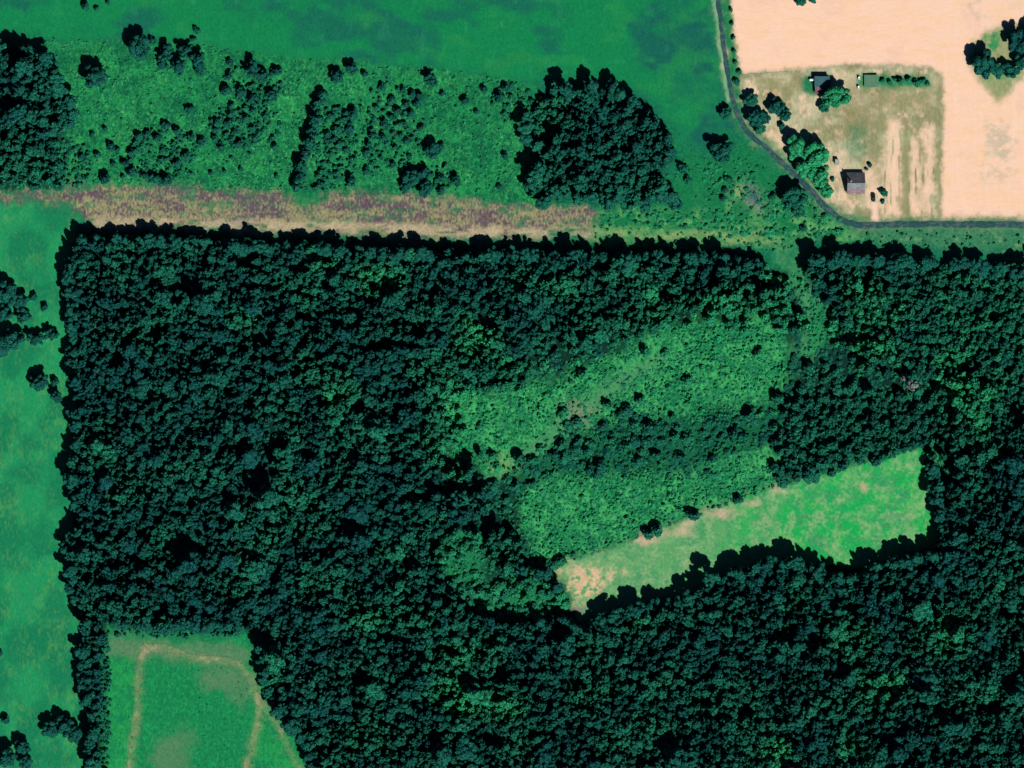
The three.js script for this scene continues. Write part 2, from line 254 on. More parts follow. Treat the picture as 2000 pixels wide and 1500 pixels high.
sheet('grass_island', P.island, 'pointed unploughed grass patch in the pale field', 'grass patch');
sheet('garden_bed', P.garden, 'long green garden bed along the farmyard top', 'garden');
for (const t of TRACKS) {
  lay(ribbonPoly(t.pts, t.w - 7), 3, 4, (u, v) => [...grainy(blend(alb(142, 150, 108), alb(190, 165, 132), smooth(.55, .8, vn(u / 12, v / 12))), u, v, .45), .25 + .6 * smooth(.25, .65, fbm(u / 13 + 30, v / 13))]);
  sheet('dirt_track', ribbonPoly(t.pts, t.w), t.label, 'track');
}
lay([[1702, 396], [1715, 396], [1716, 431], [1701, 431]], 1.5, 1.5, (u, v) => grainy(alb(250, 212, 186), u, v, .12));
sheet('driveway', [[1700, 394], [1716, 394], [1717, 432], [1699, 432]], 'short pale driveway joining the house to the lane', 'driveway');
for (let j = 0; j < TH; j++) for (let i = 0; i < TW; i++) { const o = (j * TW + i) * 3, q = ((TH - 1 - j) * TW + i) * 4; for (let k = 0; k < 3; k++) px[q + k] = clamp(enc(clamp(land[o + k])), 0, 255); }
landMap.needsUpdate = true;

// lane: asphalt with crumbling edges, a few centimetres proud of its verges
{
  const c = new THREE.CatmullRomCurve3(LANE.map(([u, v]) => new THREE.Vector3(X(u), 0, Z(v)))), N = 360, pos = [], uv = [], idx = [];
  for (let i = 0; i <= N; i++) {
    const p = c.getPointAt(i / N), t = c.getTangentAt(i / N), hw = mix(.95, 1.35, smooth(.3, .5, i / N)), w = hw + (vn(i / 3, 4) - .5) * .7;
    const n = new THREE.Vector3(-t.z, 0, t.x);
    const w2 = hw + (vn(i / 3, 44) - .5) * .7;
    for (const [s, y] of [[-w - .15, -.05], [-w, .14], [w2, .14], [w2 + .15, -.05]]) { pos.push(p.x + n.x * s, y, p.z + n.z * s); uv.push(s / 8, i / N * 90); }
    if (i < N) for (let k = 0; k < 3; k++) { const a = i * 4 + k; idx.push(a, a + 1, a + 4, a + 1, a + 5, a + 4); }
  }
  const g = new THREE.BufferGeometry(); g.setAttribute('position', new THREE.Float32BufferAttribute(pos, 3)); g.setAttribute('uv', new THREE.Float32BufferAttribute(uv, 2)); g.setIndex(idx); g.computeVertexNormals();
  const d = new Uint8Array(128 * 512 * 4), a0 = alb(36, 80, 84), a1 = alb(84, 104, 102);
  for (let j = 0; j < 512; j++) for (let i = 0; i < 128; i++) { const cc = grainy(blend(a0, a1, smooth(.4, .7, fbm(i / 20, j / 26)) * .8), i, j, .35); for (let k = 0; k < 3; k++) d[(j * 128 + i) * 4 + k] = enc(cc[k]); d[(j * 128 + i) * 4 + 3] = 255; }
  const tx = new THREE.DataTexture(d, 128, 512); tx.colorSpace = THREE.SRGBColorSpace; tx.wrapS = tx.wrapT = THREE.RepeatWrapping; tx.magFilter = THREE.LinearFilter; tx.repeat.set(1, .1); tx.needsUpdate = true;
  tag(mesh('road', g, new THREE.MeshPhysicalMaterial({ map: tx, roughness: .9, specularIntensity: .3, side: THREE.DoubleSide }), scene), 'narrow grey asphalt lane bending round the farmyard', 'road', null, 'structure');
}

// ---------------------------------------------------------------- foliage
function crownGeo(seed, { lobes, leaves, leaf, squash = .85, spread = .5, lobeR = .42, core = true, up = 0, mid = .6, tall = .5 }) {
  const r = rng(seed), L = [[0, 0, 0, mid]];
  for (let i = 0; i < lobes; i++) { const a = (i + r() * .8) / lobes * 6.2832 * (i % 2 ? 1 : 1.0), d = spread * (.45 + r() * .8); L.push([Math.cos(a) * d, (r() - .4) * tall, Math.sin(a) * d, lobeR * (.7 + r() * .6)]); }
  for (let i = 0; i < Math.ceil(lobes / 3); i++) { const a = r() * 6.2832, d = .3 * r(); L.push([Math.cos(a) * d, .35 + r() * .25, Math.sin(a) * d, lobeR * (.7 + r() * .4)]); }
  const pos = [], nor = [], col = [], idx = [];
  const wsum = L.reduce((s, l) => s + l[3] ** 2, 0);
  let made = 0, tries = 0;
  const v = new THREE.Vector3(), n = new THREE.Vector3(), t1 = new THREE.Vector3(), t2 = new THREE.Vector3();
  while (made < leaves && tries++ < leaves * 8) {
    let q = r() * wsum, l = L[0]; for (const k of L) { q -= k[3] ** 2; if (q <= 0) { l = k; break; } }
    const cy = mix(-.55, 1, r()), ang = r() * 6.2832, s = Math.sqrt(1 - cy * cy); v.set(s * Math.cos(ang), cy, s * Math.sin(ang));
    const rr = l[3] * (.86 + r() * .22 + (r() < .12 ? r() * .16 : 0)), x = l[0] + v.x * rr, y = (l[1] + v.y * rr) * squash + up, z = l[2] + v.z * rr;
    let deep = false; for (const k of L) if (k !== l && (x - k[0]) ** 2 + ((y - up) / squash - k[1]) ** 2 + (z - k[2]) ** 2 < (k[3] * .72) ** 2) { deep = true; break; }
    if (deep) continue;
    n.set(v.x + (r() - .5) * 1.1, v.y + (r() - .5) * 1.1, v.z + (r() - .5) * 1.1).normalize();
    t1.set(r() - .5, r() - .5, r() - .5).cross(n).normalize(); t2.crossVectors(n, t1);
    const a = leaf * (.6 + r() * .8) * .5, b = a * (.7 + r() * .6), o = pos.length / 3, tone = .72 + r() * .56;
    for (const [p, w] of [[-a, -b * .6], [a * .7, -b], [a, b * .7], [-a * .6, b]]) { pos.push(x + t1.x * p + t2.x * w, y + t1.y * p + t2.y * w, z + t1.z * p + t2.z * w); nor.push(n.x, n.y, n.z); col.push(tone, tone, tone * (.92 + r() * .1)); }
    idx.push(o, o + 1, o + 2, o, o + 2, o + 3); made++;
  }
  if (core) for (const l of L) {
    const g = new THREE.IcosahedronGeometry(l[3] * .84, 1), p = g.attributes.position, o = pos.length / 3;
    for (let i = 0; i < p.count; i++) { pos.push(l[0] + p.getX(i), (l[1] + p.getY(i)) * squash + up, l[2] + p.getZ(i)); nor.push(g.attributes.normal.getX(i), g.attributes.normal.getY(i), g.attributes.normal.getZ(i)); col.push(.85, .85, .85); idx.push(o + i); }
  }
  const g = new THREE.BufferGeometry();
  g.setAttribute('position', new THREE.Float32BufferAttribute(pos, 3)); g.setAttribute('normal', new THREE.Float32BufferAttribute(nor, 3)); g.setAttribute('color', new THREE.Float32BufferAttribute(col, 3)); g.setIndex(idx);
  return g;
}
function trunkGeo(seed, h, rad) {                          // tapered trunk with limbs reaching into the crown
  const r = rng(seed), gs = [];
  const t = new THREE.CylinderGeometry(rad * .45, rad, h, 7, 3); t.translate(0, h / 2, 0); gs.push(t);
  for (let i = 0; i < 5; i++) { const l = .55 + r() * .25, b = new THREE.CylinderGeometry(rad * .14, rad * .4, l, 5, 1); b.translate(0, l / 2, 0); b.rotateZ(.5 + r() * .6); b.rotateY(i * 1.26 + r()); b.translate(0, h * (.68 + r() * .2), 0); gs.push(b); }
  const g = mergeGeometries(gs); g.deleteAttribute('uv'); return g;
}
const leafMat = (r, g, b) => { const m = new THREE.MeshPhysicalMaterial({ roughness: 1, specularIntensity: .08, side: THREE.DoubleSide, vertexColors: true }); m.color.setRGB(r, g, b); return m; };
const DARK = [.005, .060, .056], MIDG = [.010, .125, .070], BRIGHT = [.020, .25, .10];
const tone = g => g < .5 ? blend(DARK, MIDG, g * 2) : blend(MIDG, BRIGHT, g * 2 - 1);
const TONES = Array.from({ length: 9 }, (_, i) => leafMat(...tone(i / 8)));
const toneMat = g => TONES[clamp(Math.round(g * 8), 0, 8)];
const greyLeaf = leafMat(.12, .16, .15), bark = std(.045, .036, .028, 1, .1);
// unit trees: crown radius 1; forest trees stand 3.1 high, lone trees 2.1, bushes 1.5
const KINDS = {
  forest: { H: 2.9, crowns: [0, 1, 2, 3, 4, 5, 6, 7].map(i => crownGeo(100 + i, { lobes: 9 + i % 4, leaves: 850, leaf: .2, squash: 1.05, spread: .62, lobeR: .3, up: 2.1, mid: .5, tall: .9 })), trunk: trunkGeo(9, 2.2, .07) },
  lone: { H: 1.45, crowns: [0, 1, 2, 3, 4].map(i => crownGeo(200 + i, { lobes: 15 + i % 4, leaves: 2400, leaf: .13, squash: .85, spread: .68, lobeR: .24, up: .78, mid: .55, tall: .7 })), trunk: trunkGeo(19, 1.0, .06) },
  bush: { H: 1.25, crowns: [0, 1, 2, 3, 4].map(i => crownGeo(300 + i, { lobes: 7 + i % 3, leaves: 420, leaf: .28, squash: .85, spread: .58, lobeR: .33, up: .6, mid: .5, tall: .6 })), trunk: trunkGeo(29, .8, .07) },
  tuft: { H: .8, crowns: [0, 1, 2, 3].map(i => crownGeo(400 + i, { lobes: 4, leaves: 70, leaf: .5, squash: .7, spread: .6, lobeR: .34, up: .3, core: true })) },
};
function place(kind, u, v, r, g, hs, rot, name, label, category, group, mat) {       // r in plan units
  const K = KINDS[kind], o = new THREE.Group(); o.name = numbered(name);
  const s = r * S; o.position.set(X(u), -.06, Z(v)); const e = .86 + R() * .28; o.scale.set(s * e, s * hs, s / e); o.rotation.y = rot;
  const vi = Math.floor(R() * K.crowns.length);
  mesh('trunk', K.trunk, bark, o); mesh('crown', K.crowns[vi], mat ?? toneMat(g), o);
  tag(o, label, category, group); scene.add(o); return o;
}

// ---- what grows where
const POLY_MAIN = [[158, 470], [300, 474], [450, 484], [600, 488], [760, 498], [900, 500], [1050, 503], [1200, 500], [1330, 506], [1420, 508], [1490, 520], [1530, 545], [1560, 520], [1590, 512], [1650, 506], [1720, 512], [1900, 518], [2000, 528], [2160, 528], [2160, 1630], [664, 1630], [616, 1505], [598, 1460], [578, 1428], [550, 1385], [520, 1340], [510, 1240], [490, 1222], [330, 1225], [205, 1222], [196, 1300], [194, 1400], [188, 1630], [176, 1630], [176, 1500], [178, 1400], [166, 1330], [170, 1260], [166, 1205], [146, 1160], [138, 1080], [144, 1050], [150, 1010], [146, 960], [142, 920], [154, 860], [148, 800], [146, 720], [142, 640], [136, 540], [140, 490]];
const POLY_NW = [[-160, 95], [0, 92], [50, 96], [100, 125], [140, 200], [150, 245], [112, 270], [122, 330], [118, 362], [-160, 362]];
const POLY_GROVE = [[1030, 215], [1075, 182], [1180, 172], [1240, 195], [1300, 260], [1322, 305], [1285, 340], [1318, 385], [1250, 402], [1120, 384], [1050, 392], [1030, 370], [1060, 320], [1024, 262]];
const OPEN = [P.clearing, ...[[1118, 1132], [1000, 1210]].slice(0, 0)];
const CLEAR = [[1072, 1108], [1200, 1070], [1340, 1016], [1520, 950], [1650, 918], [1800, 876], [1806, 905], [1824, 960], [1836, 1060], [1816, 1080], [1700, 1106], [1650, 1136], [1585, 1102], [1540, 1092], [1500, 1102], [1440, 1116], [1385, 1130], [1350, 1166], [1290, 1182], [1200, 1202], [1130, 1226], [1102, 1160]];
// soft patches: [u, v, ru, rv, tone shift, size]  (size < 1: younger, lower growth)
const PATCH = [[640, 500, 46, 34, .35, .7], [745, 545, 60, 46, .38, .7], [915, 655, 44, 60, .42, .65], [600, 575, 40, 30, .2, .85], [470, 620, 36, 26, .2, .85], [660, 745, 50, 40, .28, .8], [1000, 560, 60, 36, .15, .9], [1090, 560, 40, 40, .28, .8], [880, 870, 60, 60, .35, .6], [900, 780, 60, 40, .3, .7], [905, 1085, 50, 70, .42, .6], [1010, 1165, 90, 44, .4, .6], [800, 968, 24, 20, .5, .6], [1180, 640, 80, 40, .18, .8], [1330, 600, 90, 50, .2, .75], [1440, 590, 70, 40, .2, .75], [1600, 650, 46, 56, .45, .6], [1690, 560, 60, 40, .15, .85], [1700, 690, 60, 40, .25, .75], [1720, 820, 70, 40, .2, .75], [1860, 725, 34, 50, .4, .7], [1900, 780, 50, 60, .25, .8], [870, 1300, 60, 60, .28, .8], [880, 1360, 70, 40, .3, .8], [960, 1380, 60, 40, .25, .8], [1660, 1230, 70, 40, .2, .85], [1720, 1330, 50, 30, .3, .8], [1820, 1250, 60, 40, .2, .85], [1900, 1340, 60, 50, .2, .85], [1520, 1470, 30, 40, .5, .6], [1650, 1450, 40, 30, .3, .8], [330, 1040, 40, 30, .25, .8], [580, 840, 30, 60, .18, .8], [560, 960, 40, 60, .12, .9], [790, 860, 60, 40, .2, .8], [1160, 1350, 60, 40, .15, .85], [1250, 1220, 60, 30, .15, .85], [1430, 1200, 60, 30, .15, .85], [540, 1330, 30, 30, .2, .85], [700, 1200, 60, 40, .15, .85], [640, 1120, 60, 40, .12, .9], [380, 880, 60, 60, -.05, 1], [1550, 1170, 50, 20, .2, .8], [250, 560, 60, 50, -.05, 1], [840, 720, 50, 40, .15, .85], [770, 640, 40, 30, .2, .8], [1530, 540, 40, 30, .3, .7], [720, 1430, 50, 40, .2, .8], [1010, 1450, 50, 50, .12, .9]];
// holes in the canopy that lie in the shade of their neighbours: [u, v, ru, rv]
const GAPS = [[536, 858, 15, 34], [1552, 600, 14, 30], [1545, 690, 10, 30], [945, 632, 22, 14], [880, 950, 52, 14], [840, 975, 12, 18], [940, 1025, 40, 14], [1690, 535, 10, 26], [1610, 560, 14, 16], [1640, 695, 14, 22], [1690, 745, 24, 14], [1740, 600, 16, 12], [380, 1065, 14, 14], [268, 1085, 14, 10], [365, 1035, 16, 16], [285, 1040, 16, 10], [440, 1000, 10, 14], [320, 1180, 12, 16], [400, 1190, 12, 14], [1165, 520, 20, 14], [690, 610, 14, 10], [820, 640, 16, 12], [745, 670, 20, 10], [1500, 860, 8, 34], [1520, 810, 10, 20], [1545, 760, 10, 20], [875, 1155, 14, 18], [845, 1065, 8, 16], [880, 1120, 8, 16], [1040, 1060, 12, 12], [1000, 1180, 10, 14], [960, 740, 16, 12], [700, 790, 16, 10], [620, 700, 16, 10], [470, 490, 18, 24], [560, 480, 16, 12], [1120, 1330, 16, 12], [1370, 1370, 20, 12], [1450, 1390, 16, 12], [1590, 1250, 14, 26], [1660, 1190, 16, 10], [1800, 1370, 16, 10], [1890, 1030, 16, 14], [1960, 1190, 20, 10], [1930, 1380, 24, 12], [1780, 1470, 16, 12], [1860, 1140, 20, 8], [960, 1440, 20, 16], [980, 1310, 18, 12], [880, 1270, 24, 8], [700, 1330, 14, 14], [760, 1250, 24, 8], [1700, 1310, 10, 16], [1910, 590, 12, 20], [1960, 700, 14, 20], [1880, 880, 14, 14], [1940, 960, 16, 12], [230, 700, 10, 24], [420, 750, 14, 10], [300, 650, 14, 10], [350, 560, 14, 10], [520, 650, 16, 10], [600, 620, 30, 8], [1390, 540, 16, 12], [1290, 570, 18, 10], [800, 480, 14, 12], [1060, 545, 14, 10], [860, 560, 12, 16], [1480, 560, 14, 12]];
function veg(u, v) {                                       // -> null or { kind, g, size }
  const wu = u + (fbm(u / 30, v / 30) - .5) * 26, wv = v + (fbm(u / 30 + 70, v / 30 + 20) - .5) * 26;
  const inMain = inPoly(POLY_MAIN, u, v), bu = wu + (fbm(u / 75 + 3, v / 75) - .5) * 90 + (NT[(u * 7.3 + v * 131) & 65535] - .5) * 26, bv = wv + (fbm(u / 75 + 40, v / 75 + 8) - .5) * 80 + (NT[(u * 51 + v * 17.7) & 65535] - .5) * 26;
  if (inMain) {
    if (inPoly(CLEAR, u, v)) return null;
    if (inPoly(P.scrubBand, bu, bv)) return { kind: NT[(u * 13 + v * 77) & 65535] < .035 ? 'young' : 'scrub', g: .76, size: .9, low: true };
    if (inPoly(P.scrubSouth, mix(wu, bu, .75), mix(wv, bv, .75))) return { kind: 'scrub', g: .8, size: .95 };
    if (inPoly([[1515, 500], [1560, 500], [1580, 560], [1622, 600], [1615, 660], [1592, 705], [1560, 700], [1578, 640], [1560, 590], [1535, 545]], mix(u, wu, .5), mix(v, wv, .5))) return { kind: 'scrub', g: .62, size: .9 };
    if (inPoly([[862, 1060], [905, 1035], [940, 1060], [955, 1110], [1000, 1135], [1060, 1128], [1108, 1150], [1112, 1195], [1040, 1215], [960, 1208], [900, 1180], [868, 1120]], mix(wu, bu, .5), mix(wv, bv, .5))) return { kind: NT[(u * 23 + v * 41) & 65535] < .72 ? 'scrub' : 'young', g: .56, size: .9, low: true };
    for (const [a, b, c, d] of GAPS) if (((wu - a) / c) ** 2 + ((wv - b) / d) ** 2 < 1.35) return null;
    if (inPoly([[930, 960], [960, 760], [1260, 650], [1550, 640], [1830, 760], [1850, 1000], [1075, 1180], [1010, 1060]], bu, bv) && !inPoly(P.youngEast, bu, bv) || inPoly(P.youngMid, bu, bv)) return { kind: NT[(u * 19 + v * 57) & 65535] < .8 ? 'scrub' : 'young', g: .32, size: 1.25, low: true };
    if (inPoly(P.youngEast, bu, bv)) return { kind: NT[(u * 29 + v * 37) & 65535] < .12 ? 'scrub' : 'young', g: .26, size: .75 };
    let g = .1 + (fbm(u / 60, v / 60) - .5) * 1.05 + (v > 1180 ? .06 : 0), size = 1;
    const near = smooth(360, 110, Math.abs((wv - 800) + (wu - 1250) * .22)) * smooth(780, 1000, wu); g += near * .26; size -= near * .32;
    for (const [a, b, c, d, dg, ds] of PATCH) { const q = smooth(1.25, .4, Math.hypot((wu - a) / c, (wv - b) / d)); if (q > 0) { g += dg * 1.5 * q; size = mix(size, ds, q); } }
    return { kind: size < .72 ? 'young' : 'forest', g: clamp(g), size };
  }
  if (inPoly(POLY_NW, wu, wv)) return { kind: v > 290 || u > 95 ? 'young' : 'forest', g: clamp(.16 + smooth(230, 370, v) * .22 + (fbm(u / 40, v / 40) - .5) * .4), size: mix(.95, .62, smooth(220, 330, v)) };
  if (inPoly(POLY_GROVE, wu, wv)) { const nw = smooth(1180, 1060, u + (v - 200) * .5); return { kind: nw > .5 ? 'young' : 'forest', g: clamp(.12 + nw * .32 + smooth(310, 390, v) * .25 + (fbm(u / 40, v / 40) - .5) * .3), size: mix(.9, .6, nw) }; }
  return null;
}
// explicit rows of trees at the wood's margins: each stretch has its own landmark
const ORD = ['first', 'second', 'third', 'fourth', 'fifth', 'sixth', 'seventh', 'eighth', 'ninth', 'tenth', 'eleventh', 'twelfth', 'thirteenth', 'fourteenth', 'fifteenth', 'sixteenth', 'seventeenth', 'eighteenth', 'nineteenth', 'twentieth']; for (let i = 1; i <= 20; i++) ORD.push(i === 10 ? 'thirtieth' : i === 20 ? 'fortieth' : (i < 10 ? 'twenty-' : 'thirty-') + ORD[(i < 10 ? i : i - 10) - 1]);
const EDGE = [
  { pts: [[158, 468], [300, 472], [450, 482], [570, 486]], label: "tree from the west corner along wood's north edge beside dry strip's western half", group: 'north edge trees, western dry strip' },
  { pts: [[590, 488], [760, 498], [900, 500], [1050, 503], [1150, 502]], label: "tree from dry strip's gap eastward along wood's north edge", group: 'north edge trees, eastern dry strip' },
  { pts: [[1175, 500], [1330, 505], [1420, 508], [1485, 518]], label: "tree eastward along wood's north edge between dry strip and grassy notch", group: 'north edge trees by the green verge' },
  { pts: [[1585, 514], [1650, 508], [1720, 512], [1830, 516]], label: "tree east of the grassy notch on wood's north edge facing the house", group: 'north edge trees across from the house' },
  { pts: [[1852, 518], [1930, 522], [2000, 528], [2040, 528]], label: "tree from the driveway eastward on wood's edge facing the pale field", group: 'north edge trees across from the pale field' },
  { pts: [[140, 492], [136, 545], [142, 640], [146, 720]], label: "tree down from the north-west corner on wood's west edge", group: 'upper west edge trees' },
  { pts: [[148, 800], [154, 860], [142, 920], [146, 960], [150, 1010]], label: "tree down the bulging middle of wood's west edge", group: 'middle west edge trees' },
  { pts: [[144, 1045], [138, 1085], [146, 1160], [166, 1205]], label: "tree down wood's west edge approaching the narrow tree row", group: 'lower west edge trees' },
  { pts: [[172, 1240], [168, 1330], [180, 1400], [180, 1510]], label: "tree down the narrow row between west field and small track field", group: 'narrow tree row' },
  { pts: [[215, 1220], [330, 1224], [480, 1220]], label: "tree from the west on wood's south edge above the dirt tracks", group: 'south edge trees above the tracks' },
  { pts: [[511, 1245], [522, 1340], [552, 1387], [580, 1430], [600, 1462], [616, 1508]], label: "tree down the wood edge east of the dirt track field", group: 'trees east of the track field' },
  { pts: [[1820, 900], [1828, 960], [1838, 1040]], label: "tree down the eastern end of the bright clearing", group: 'trees at the clearing\'s east end' },
  { pts: [[1820, 1082], [1700, 1110], [1652, 1138], [1588, 1106]], label: "tree from the east along the clearing's south side, bright green stretch", group: 'clearing south side, east' },
  { pts: [[1560, 1096], [1500, 1104], [1440, 1118], [1385, 1132]], label: "tree from the east in the group jutting into clearing's south side", group: 'clearing south side, middle' },
  { pts: [[1352, 1168], [1290, 1184], [1200, 1204], [1130, 1228]], label: "tree from the east on clearing's south side opposite the sandy patch", group: 'clearing south side, west' },
  { pts: [[1096, 1160], [1070, 1116], [1010, 1118]], label: "tree counting north-west from the sandy bare patch", group: 'trees west of the sandy patch' },
  { pts: [[1034, 372], [1062, 318], [1028, 262], [1034, 218]], label: "tree up the north grove's western side next to bushy meadow", group: 'grove trees, west side', g: .2 },
  { pts: [[1078, 186], [1180, 174], [1238, 196]], label: "tree from the west on the north grove's top edge", group: 'grove trees, top edge', g: .12 },
  { pts: [[1262, 222], [1300, 262], [1320, 306]], label: "tree down the north grove's eastern shoulder by the green field", group: 'grove trees, east side', g: .12 },
  { pts: [[1318, 380], [1250, 400], [1120, 384], [1056, 392]], label: "tree from the east on the north grove's lower edge", group: 'grove trees, lower edge', g: .2 },
  { pts: [[-10, 94], [50, 98], [98, 126], [138, 200], [148, 244]], label: "tree from the picture edge round the north-west corner wood", group: 'north-west wood edge trees', g: .15 },
  { pts: [[880, 975], [960, 965], [820, 1000]], label: "tree from the west around shaded hollow in the middle wood", group: 'trees round the wood hollow', open: true },
];
const placed = [];                                         // hash of taken ground
const cells = new Map(), CS = 30;
const free = (u, v, d) => { const a = Math.floor(u / CS), b = Math.floor(v / CS); for (let i = a - 1; i <= a + 1; i++) for (let j = b - 1; j <= b + 1; j++) for (const [x, y] of cells.get(i * 1000 + j) ?? []) if ((x - u) ** 2 + (y - v) ** 2 < d * d) return false; return true; };
const take = (u, v) => { const k = Math.floor(u / CS) * 1000 + Math.floor(v / CS); if (!cells.has(k)) cells.set(k, []); cells.get(k).push([u, v]); };
let nEdge = 0;
for (const e of EDGE) for (let i = 0; i + 1 < e.pts.length; i++) {
  const [a, b] = [e.pts[i], e.pts[i + 1]], l = Math.hypot(b[0] - a[0], b[1] - a[1]), n = Math.max(1, Math.round(l / 20));
  for (let k = 0; k < n; k++) {
    const t = (k + .5 + (R() - .5) * .5) / n, jit = e.g ? 20 : 9, u = mix(a[0], b[0], t) + (R() - .5) * jit, v = mix(a[1], b[1], t) + (R() - .5) * jit, r = 11.5 + R() * 6;
    if (!free(u, v, 11)) continue;
    take(u, v); nEdge++; e.n = (e.n ?? 0) + 1;
    place('forest', u, v, r, clamp((e.g ?? .06) + R() * .16), .58 + R() * .3, R() * 6.28, 'forest_tree', `${ORD[e.n - 1]} ${e.label}`, 'tree', e.group);
  }
}
// the mass of the woods
const mass = { main: [], south: [], nw: [], grove: [] }, young = [], scrub = [];
function fill(step, kinds, fn) {
  const h = step * .866;
  for (let j = 0, v = -120; v < 1620; v += h, j++) for (let u = -150 + (j % 2) * step / 2; u < 2150; u += step) {
    const uu = u + (R() - .5) * step * .75, vv = v + (R() - .5) * step * .75, q = veg(uu, vv);
    if (q && kinds.includes(q.kind)) fn(uu, vv, q);
  }
}
fill(16.5, ['forest'], (u, v, q) => {
  if (!free(u, v, 10)) return;
  const along = u * .85 - v * .52, across = u * .52 + v * .85, hN = fbm(u / 24 + 7, v / 24 + 3) * .4 + smooth(.15, .85, vn(along / 95 + 5, across / 36 + 9)) * .6, r = (7.2 + R() * R() * 9) * mix(.75, 1, q.size) * (R() < .05 ? 1.35 + R() * .45 : 1);
  take(u, v);
  const rec = { u, v, r, g: clamp(q.g + (R() - .5) * .22), hs: (mix(.55, 1.5, hN) + (R() - .5) * .2) * mix(1.25, .85, clamp((r - 7) / 8)) };
  (inPoly(POLY_NW, u, v) || (u < 200 && v < 400) ? mass.nw : u > 1000 && v < 430 ? mass.grove : v > 1120 - (u - 600) * .05 ? mass.south : mass.main).push(rec);
});
fill(14, ['young'], (u, v, q) => { if (free(u, v, 10)) young.push({ u, v, r: (7 + R() * 5) * mix(.8, 1.1, q.size), g: clamp(q.g + .05 + (R() - .5) * .35), hs: q.low ? .55 + R() * .6 : .9 + R() * .9 }); });
fill(7.5, ['scrub'], (u, v, q) => { const n = fbm(u / 30, v / 26); const streak = Math.abs((v - 790) + (u - 1140) * .72) < 22 && u < 1310; if (R() < (streak ? .3 : .72)) scrub.push({ u, v, r: (2 + R() * 3 + (R() < .04 ? 3.5 : 0)) * q.size, g: clamp(q.g + .14 + (n - .5) * .9 + (R() - .5) * .4), hs: mix(.25, .75, smooth(.3, .7, n)) + R() * .35 }); });
const under = [];
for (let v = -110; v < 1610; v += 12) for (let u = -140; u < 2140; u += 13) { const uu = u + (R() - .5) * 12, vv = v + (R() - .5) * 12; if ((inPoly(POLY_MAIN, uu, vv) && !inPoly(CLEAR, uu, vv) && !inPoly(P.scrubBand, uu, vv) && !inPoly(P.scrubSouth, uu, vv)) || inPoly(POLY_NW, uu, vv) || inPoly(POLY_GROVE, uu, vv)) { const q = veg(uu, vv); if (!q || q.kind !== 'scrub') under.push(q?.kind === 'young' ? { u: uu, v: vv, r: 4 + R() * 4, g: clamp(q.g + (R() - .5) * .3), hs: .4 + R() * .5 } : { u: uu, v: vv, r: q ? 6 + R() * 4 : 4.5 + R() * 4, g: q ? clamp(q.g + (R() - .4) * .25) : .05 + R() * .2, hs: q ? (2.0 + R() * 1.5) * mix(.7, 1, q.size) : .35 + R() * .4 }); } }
// the 60 broadest crowns inside the woods stand as trees of their own
const big = [...mass.main, ...mass.south].filter(t => t.u > 10 && t.u < 1990 && t.v > 10 && t.v < 1490).sort((a, b) => b.r - a.r).slice(0, 46);
const bigSet = new Set(big);
const where = t => t.v > 1180 ? (t.u < 1000 ? ['in the southern wood below the wood hollow', 'broad crowns, south wood west'] : ['in the southern wood below the bright clearing', 'broad crowns, south wood east'])
  : t.u > 1560 ? ['in the eastern wood between lane and clearing', 'broad crowns, east wood'] : t.u > 860 ? ['in the wood just north of the scrub band', 'broad crowns, middle wood'] : t.v < 770 ? ['in the upper half of the dark western wood', 'broad crowns, west wood upper'] : ['in the lower half of the dark western wood', 'broad crowns, west wood lower'];
const tally = {};
for (const t of big.sort((a, b) => a.u - b.u)) { const [w, gp_] = where(t), n = tally[gp_] = (tally[gp_] ?? 0) + 1; place('forest', t.u, t.v, t.r, t.g, t.hs, R() * 6.28, 'forest_tree', `${ORD[n - 1]} broad crown from the west ${w}`, 'tree', gp_); }
const M4 = new THREE.Matrix4(), Q = new THREE.Quaternion(), UP = new THREE.Vector3(0, 1, 0), C = new THREE.Color();
const instMat = leafMat(1, 1, 1);
function massOf(kind, list, name, label, category) {       // uncounted growth: one object of kind stuff
  const o = new THREE.Group(); o.name = numbered(name); tag(o, label, category, null, 'stuff'); scene.add(o);
  const K = KINDS[kind], n = K.crowns.length, bins = Array.from({ length: n }, () => []);
  for (const t of list) bins[Math.floor(R() * n)].push(t);
  bins.forEach((b, i) => {
    if (!b.length) return;
    for (const part of K.trunk ? ['crown', 'trunk'] : ['crown']) {
      const im = new THREE.InstancedMesh(part === 'crown' ? K.crowns[i] : K.trunk, part === 'crown' ? instMat : bark, b.length); im.name = part; im.userData.kind = 'stuff'; im.castShadow = im.receiveShadow = true;
      b.forEach((t, k) => { Q.setFromAxisAngle(UP, (t.a ??= R() * 6.28)); const s = t.r * S; M4.compose(new THREE.Vector3(X(t.u), -.06, Z(t.v)), Q, new THREE.Vector3(s * (t.e ??= .82 + R() * .36), s * t.hs, s / t.e)); im.setMatrixAt(k, M4); if (part === 'crown') { const c = tone(t.g); im.setColorAt(k, C.setRGB(c[0], c[1], c[2])); } });
      o.add(im);
    }
  });
}
massOf('forest', mass.main.filter(t => !bigSet.has(t)), 'forest', 'dense dark canopy of the main wood around the scrub band', 'wood');
massOf('forest', mass.south.filter(t => !bigSet.has(t)), 'forest', 'dense dark canopy of the wood south of the clearing', 'wood');
massOf('forest', mass.nw, 'forest', 'dark canopy of the small wood in the north-west corner', 'wood');
massOf('forest', mass.grove, 'forest', 'dark canopy of the rounded grove north of the dry strip', 'wood');
massOf('bush', young, 'undergrowth', 'mid green young growth filling gaps in the woods', 'young growth');
massOf('bush', under, 'undergrowth', 'dark understorey bushes showing in the gaps between wood crowns', 'understorey');
massOf('tuft', scrub, 'undergrowth', 'bright green low scrub in the open middle of wood', 'scrub');

